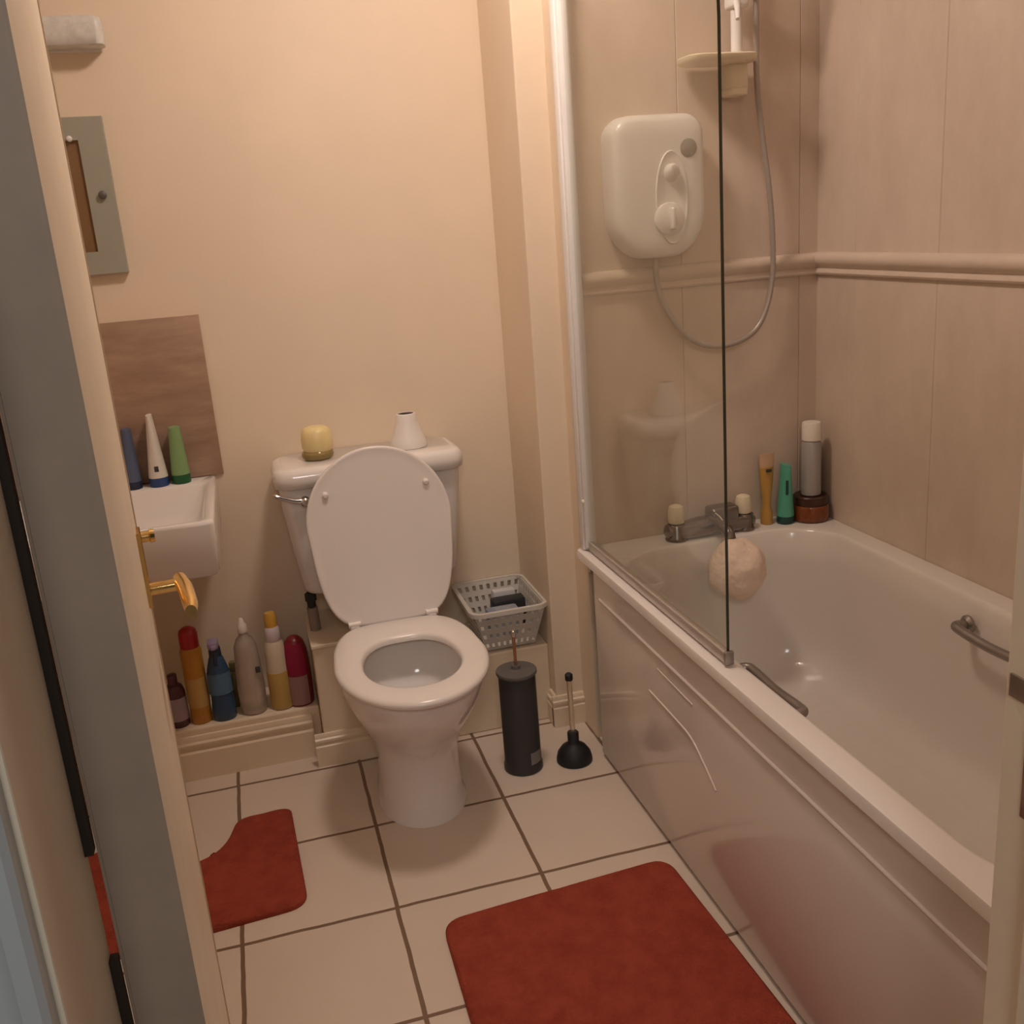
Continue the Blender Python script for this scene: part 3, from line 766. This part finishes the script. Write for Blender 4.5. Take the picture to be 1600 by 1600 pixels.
hp = smooth_path([(.868, .475, 1.318), (.868, .473, 1.255), (.885, .468, 1.195), (.925, .465, 1.130), (.975, .465, 1.092), (1.030, .466, 1.078), (1.090, .468, 1.085), (1.140, .47, 1.112), (1.172, .472, 1.165), (1.190, .473, 1.25), (1.188, .472, 1.36), (1.178, .470, 1.46), (1.158, .466, 1.58), (1.142, .462, 1.70), (1.136, .455, 1.80), (1.128, .44, 1.90), (1.115, .425, 1.945)], 12)
obj('hose', tube(hp, .0075, seg=12, ribs=.10), M['hose'], es, ang=80)
sr = thing('shower_rail', (1.092, YS, 1.70), 'white shower riser rail with an ivory soap dish beside the glass edge', 'shower rail')
obj('pole', tube([(1.088, .462, 1.735), (1.088, .462, 2.25)], .0135, seg=24), M['rail_white'], sr)
w = nb(); add_box(w, 1.068, 1.112, .448, YS, 1.688, 1.76, bev=.006); add_box(w, 1.064, 1.108, .443, .50, 1.676, 1.694, bev=.005); add_lathe(w, (1.088, .462, 1.745), [(.021, 0), (.021, .018), (.016, .024)], seg=24)
obj('lower_bracket', w, M['ivory'], sr, ang=50)
w = nb(); add_loft(w, [rrect(.948, 1.118, .405, .500, .03, 1.748), rrect(.940, 1.120, .398, .503, .034, 1.753), rrect(.938, 1.121, .396, .504, .034, 1.763), rrect(.943, 1.117, .401, .500, .030, 1.766), rrect(.947, 1.113, .405, .496, .028, 1.757)])
obj('soap_dish', w, M['ivory'], sr, ang=50)
w = nb(); add_box(w, 1.066, 1.110, .435, .485, 1.868, 1.925, bev=.008, seg=3); add_tube(w, [(1.075, .44, 1.885), (1.066, .415, 1.862), (1.058, .398, 1.835)], [.008, .007, .005], seg=12)
obj('slider', w, M['rail_white'], sr)
obj('upper_bracket', box(1.068, 1.112, .445, YS, 2.20, 2.25, bev=.006), M['rail_white'], sr)
hs = tag(obj('shower_handset', tube(smooth_path([(1.116, .428, 1.89), (1.114, .415, 1.95), (1.112, .39, 2.04), (1.110, .35, 2.10)], 6), [.011]*7+[.012]*6+[.014]*6, seg=18), M['rail_white'], base=(1.116, .428, 1.89)), 'white shower handset clipped in the rail holder, mostly above the picture', 'shower head')
w = nb(); add_lathe(w, (1.110, .335, 2.115), [(.012, 0), (.036, -.012), (.04, -.024), (.036, -.028)], seg=30, axis=(0, .35, 1)); obj('spray_head', w, M['rail_white'], hs)

# ------------------------------------------------------------------ bath tap and sponge
ty = .455
tap = thing('bath_tap', (.985, ty, RZ), 'chrome bath mixer tap with ivory knobs on the end of the bath', 'tap')
w = nb()
for cx in (.893, 1.090): add_lathe(w, (cx, ty, RZ), [(.030, 0), (.031, .004), (.027, .010), (.026, .040), (.022, .046)], seg=28)
add_loft(w, [[V((x, ty + ry*math.cos(2*PI*k/20), RZ+.026 + rz*math.sin(2*PI*k/20))) for k in range(20)] for x, ry, rz in ((.860, .010, .010), (.866, .020, .019), (.93, .025, .024), (.96, .030, .028), (1.02, .030, .028), (1.05, .025, .024), (1.116, .020, .019), (1.122, .010, .010))])
add_box(w, .884, 1.100, ty-.027, ty+.024, RZ+.004, RZ+.044, bev=.010, seg=3); add_box(w, .985, 1.066, ty-.028, ty+.024, RZ+.03, RZ+.078, bev=.010, seg=3)
body = obj('tap_body', w, M['tapchrome'], tap, ang=50)
w = nb(); pth = smooth_path([(.992, ty-.015, RZ+.042), (.992, ty-.06, RZ+.046), (.992, ty-.100, RZ+.036), (.992, ty-.115, RZ+.018)], 5)
add_tube(w, pth, [.017]*5+[.016]*5+[.0145]*6, seg=20); obj('spout', w, M['tapchrome'], tap)
for cx in (.893, 1.090):
    obj('tap_knob', lathe((cx, ty, RZ+.043), [(.012, 0), (.021, .006), (.022, .012), (.0215, .040), (.018, .050), (.010, .054), (.001, .055)], seg=28), M['ivory'], tap)
w = nb(); bmesh.ops.create_icosphere(w, subdivisions=5, radius=.076)
from mathutils import noise as _nz
for v in w.verts:
    d = v.co.normalized(); f = 1 + .11*_nz.noise(d*2.0+V((5, 1, 2))) + .03*_nz.noise(d*7) + .03*_nz.noise(d*24)
    v.co = V((d.x*.076*f, d.y*.066*f, d.z*.078*f)) + V((1.000, .318, .522))
pf = obj('bath_sponge', w, M['puff'], base=(1.000, .318, .522))
tag(pf, 'peach net bath sponge hanging from the bath tap', 'sponge')
obj('cord', tube(smooth_path([(.995, .335, .585), (.994, .36, .612), (.990, .385, .640), (.992, .42, .645), (1.0, .44, .640)], 5), .0018, seg=8), M['puff'], pf)

# ------------------------------------------------------------------ bottles on the far corner of the bath
ZR = RZ + .0005
gR = 'bottles on the far end of the bath'
t = thing('cosmetic_tube', (1.168, .468, ZR), 'slim mustard-yellow tube with a peach top on the bath end, left of the mint tube', 'tube', gR)
w = nb(); rings = []
for k, (a, b, z) in enumerate(((.016, .016, 0), (.017, .017, .003), (.016, .016, .03), (.011, .012, .052), (.0105, .014, .062), (.014, .013, .09), (.019, .011, .13), (.021, .009, .16), (.022, .006, .178), (.022, .0025, .192), (.022, .002, .196))):
    rings.append([V((1.168 + a*math.cos(2*PI*i/28), .468 + b*math.sin(2*PI*i/28), ZR+z)) for i in range(28)])
add_loft(w, rings[:8]); obj('tube_body', w, M['yellowtube'], t)
w = nb(); add_loft(w, rings[7:]); obj('crimped_top', w, M['peachtube'], t)
w = nb(); add_box(w, 1.160, 1.176, .4535, .458, ZR+.148, ZR+.156, bev=.001); obj('print_mark', w, M['darkprint'], t)
t = squeeze_tube('cosmetic_tube', 1.216, .452, ZR, M['mintcap'], M['mint'], 'mint green tapering tube on a dark teal cap, left of the aerosol can', h=.165, r=.0235, caph=.022, group=gR, top=.32, dx=.0)
obj('print_mark', box(1.204, 1.211, .427, .4310, ZR+.085, ZR+.125, bev=.001), M['mintcap'], t)
jx, jy = 1.290, .448
t = thing('jar', (jx, jy, ZR), 'amber brown round jar in the corner of the bath under the spray can', 'jar', gR)
obj('jar_body', lathe((jx, jy, ZR), [(.044, 0), (.049, .004), (.050, .014), (.050, .040), (.047, .046)], seg=44), M['amber'], t)
obj('jar_lid', lathe((jx, jy, ZR+.0465), [(.045, 0), (.046, .002), (.046, .022), (.043, .025)], seg=44), M['amberdark'], t)
ZJ = ZR+.0717
t = thing('aerosol_can', (jx-.002, jy-.006, ZJ), 'silver-grey aerosol can with a cream cap standing on the amber jar', 'can', gR)
obj('can_body', lathe((jx-.002, jy-.006, ZJ), [(.022, 0), (.0265, .003), (.0265, .144), (.022, .152), (.020, .154)], seg=36), M['spray'], t)
obj('cap', lathe((jx-.002, jy-.006, ZJ+.152), [(.022, 0), (.0255, .002), (.0255, .046), (.023, .050), (.012, .051)], seg=36), M['capwhite'], t)
t = thing('bottle', (1.322, .488, ZR), 'added dark brown bottle shape standing in for the shadow right of the aerosol can', 'bottle', gR)  # bottle shape added in place of the dark shadow beside the can
obj('bottle_body', lathe((1.322, .488, ZR), [(.017, 0), (.019, .003), (.019, .150), (.012, .168), (.009, .172)], seg=28), M['amberdark'], t)
obj('cap', lathe((1.322, .488, ZR+.170), [(.010, 0), (.011, .002), (.011, .022), (.009, .024)], seg=20), M['amberdark'], t)

# ------------------------------------------------------------------ light
def area(name, loc, target, size, power, col):
    li = bpy.data.lights.new(name, 'AREA'); li.shape = 'DISK'; li.size = size; li.energy = power; li.color = col
    o = bpy.data.objects.new(name, li); COL.objects.link(o); o.location = loc
    o.rotation_euler = (V(target)-V(loc)).to_track_quat('-Z', 'Y').to_euler()
    return o
area('hall_light', (-.35, -3.0, 2.3), (-.2, -1.3, 1.0), .6, 13.0, (1.0, .97, .93))
wd = bpy.data.worlds.new('World'); bpy.context.scene.world = wd; wd.use_nodes = True
bgn = wd.node_tree.nodes['Background']; bgn.inputs['Color'].default_value = (.75, .80, .90, 1); bgn.inputs['Strength'].default_value = .03

# ------------------------------------------------------------------ camera
f_px, yaw, pitch, roll = 1553.195, .25113982, .28183276, .07687833
fw = V((math.sin(yaw)*math.cos(pitch), math.cos(yaw)*math.cos(pitch), -math.sin(pitch)))
r0 = V((math.cos(yaw), -math.sin(yaw), 0)); d0 = fw.cross(r0)
rt = math.cos(roll)*r0 + math.sin(roll)*d0; dn = -math.sin(roll)*r0 + math.cos(roll)*d0
cam = bpy.data.cameras.new('camera'); co_ = bpy.data.objects.new('camera', cam); COL.objects.link(co_)
Rm = Matrix((rt, -dn, -fw)).transposed()
co_.matrix_world = Matrix.Translation((-.15470368, -1.88287940, 1.42125096)) @ Rm.to_4x4()
cam.sensor_width = 36; cam.sensor_fit = 'HORIZONTAL'; cam.lens = 36*f_px/1600; cam.clip_start = .01
scn = bpy.context.scene; scn.camera = co_
scn.view_settings.view_transform = 'Standard'; scn.view_settings.look = 'None'; scn.view_settings.gamma = 1; scn.view_settings.use_curve_mapping = False
scn.view_settings.exposure = 0.05
scn.cycles.max_bounces = 10; scn.cycles.transparent_max_bounces = 16
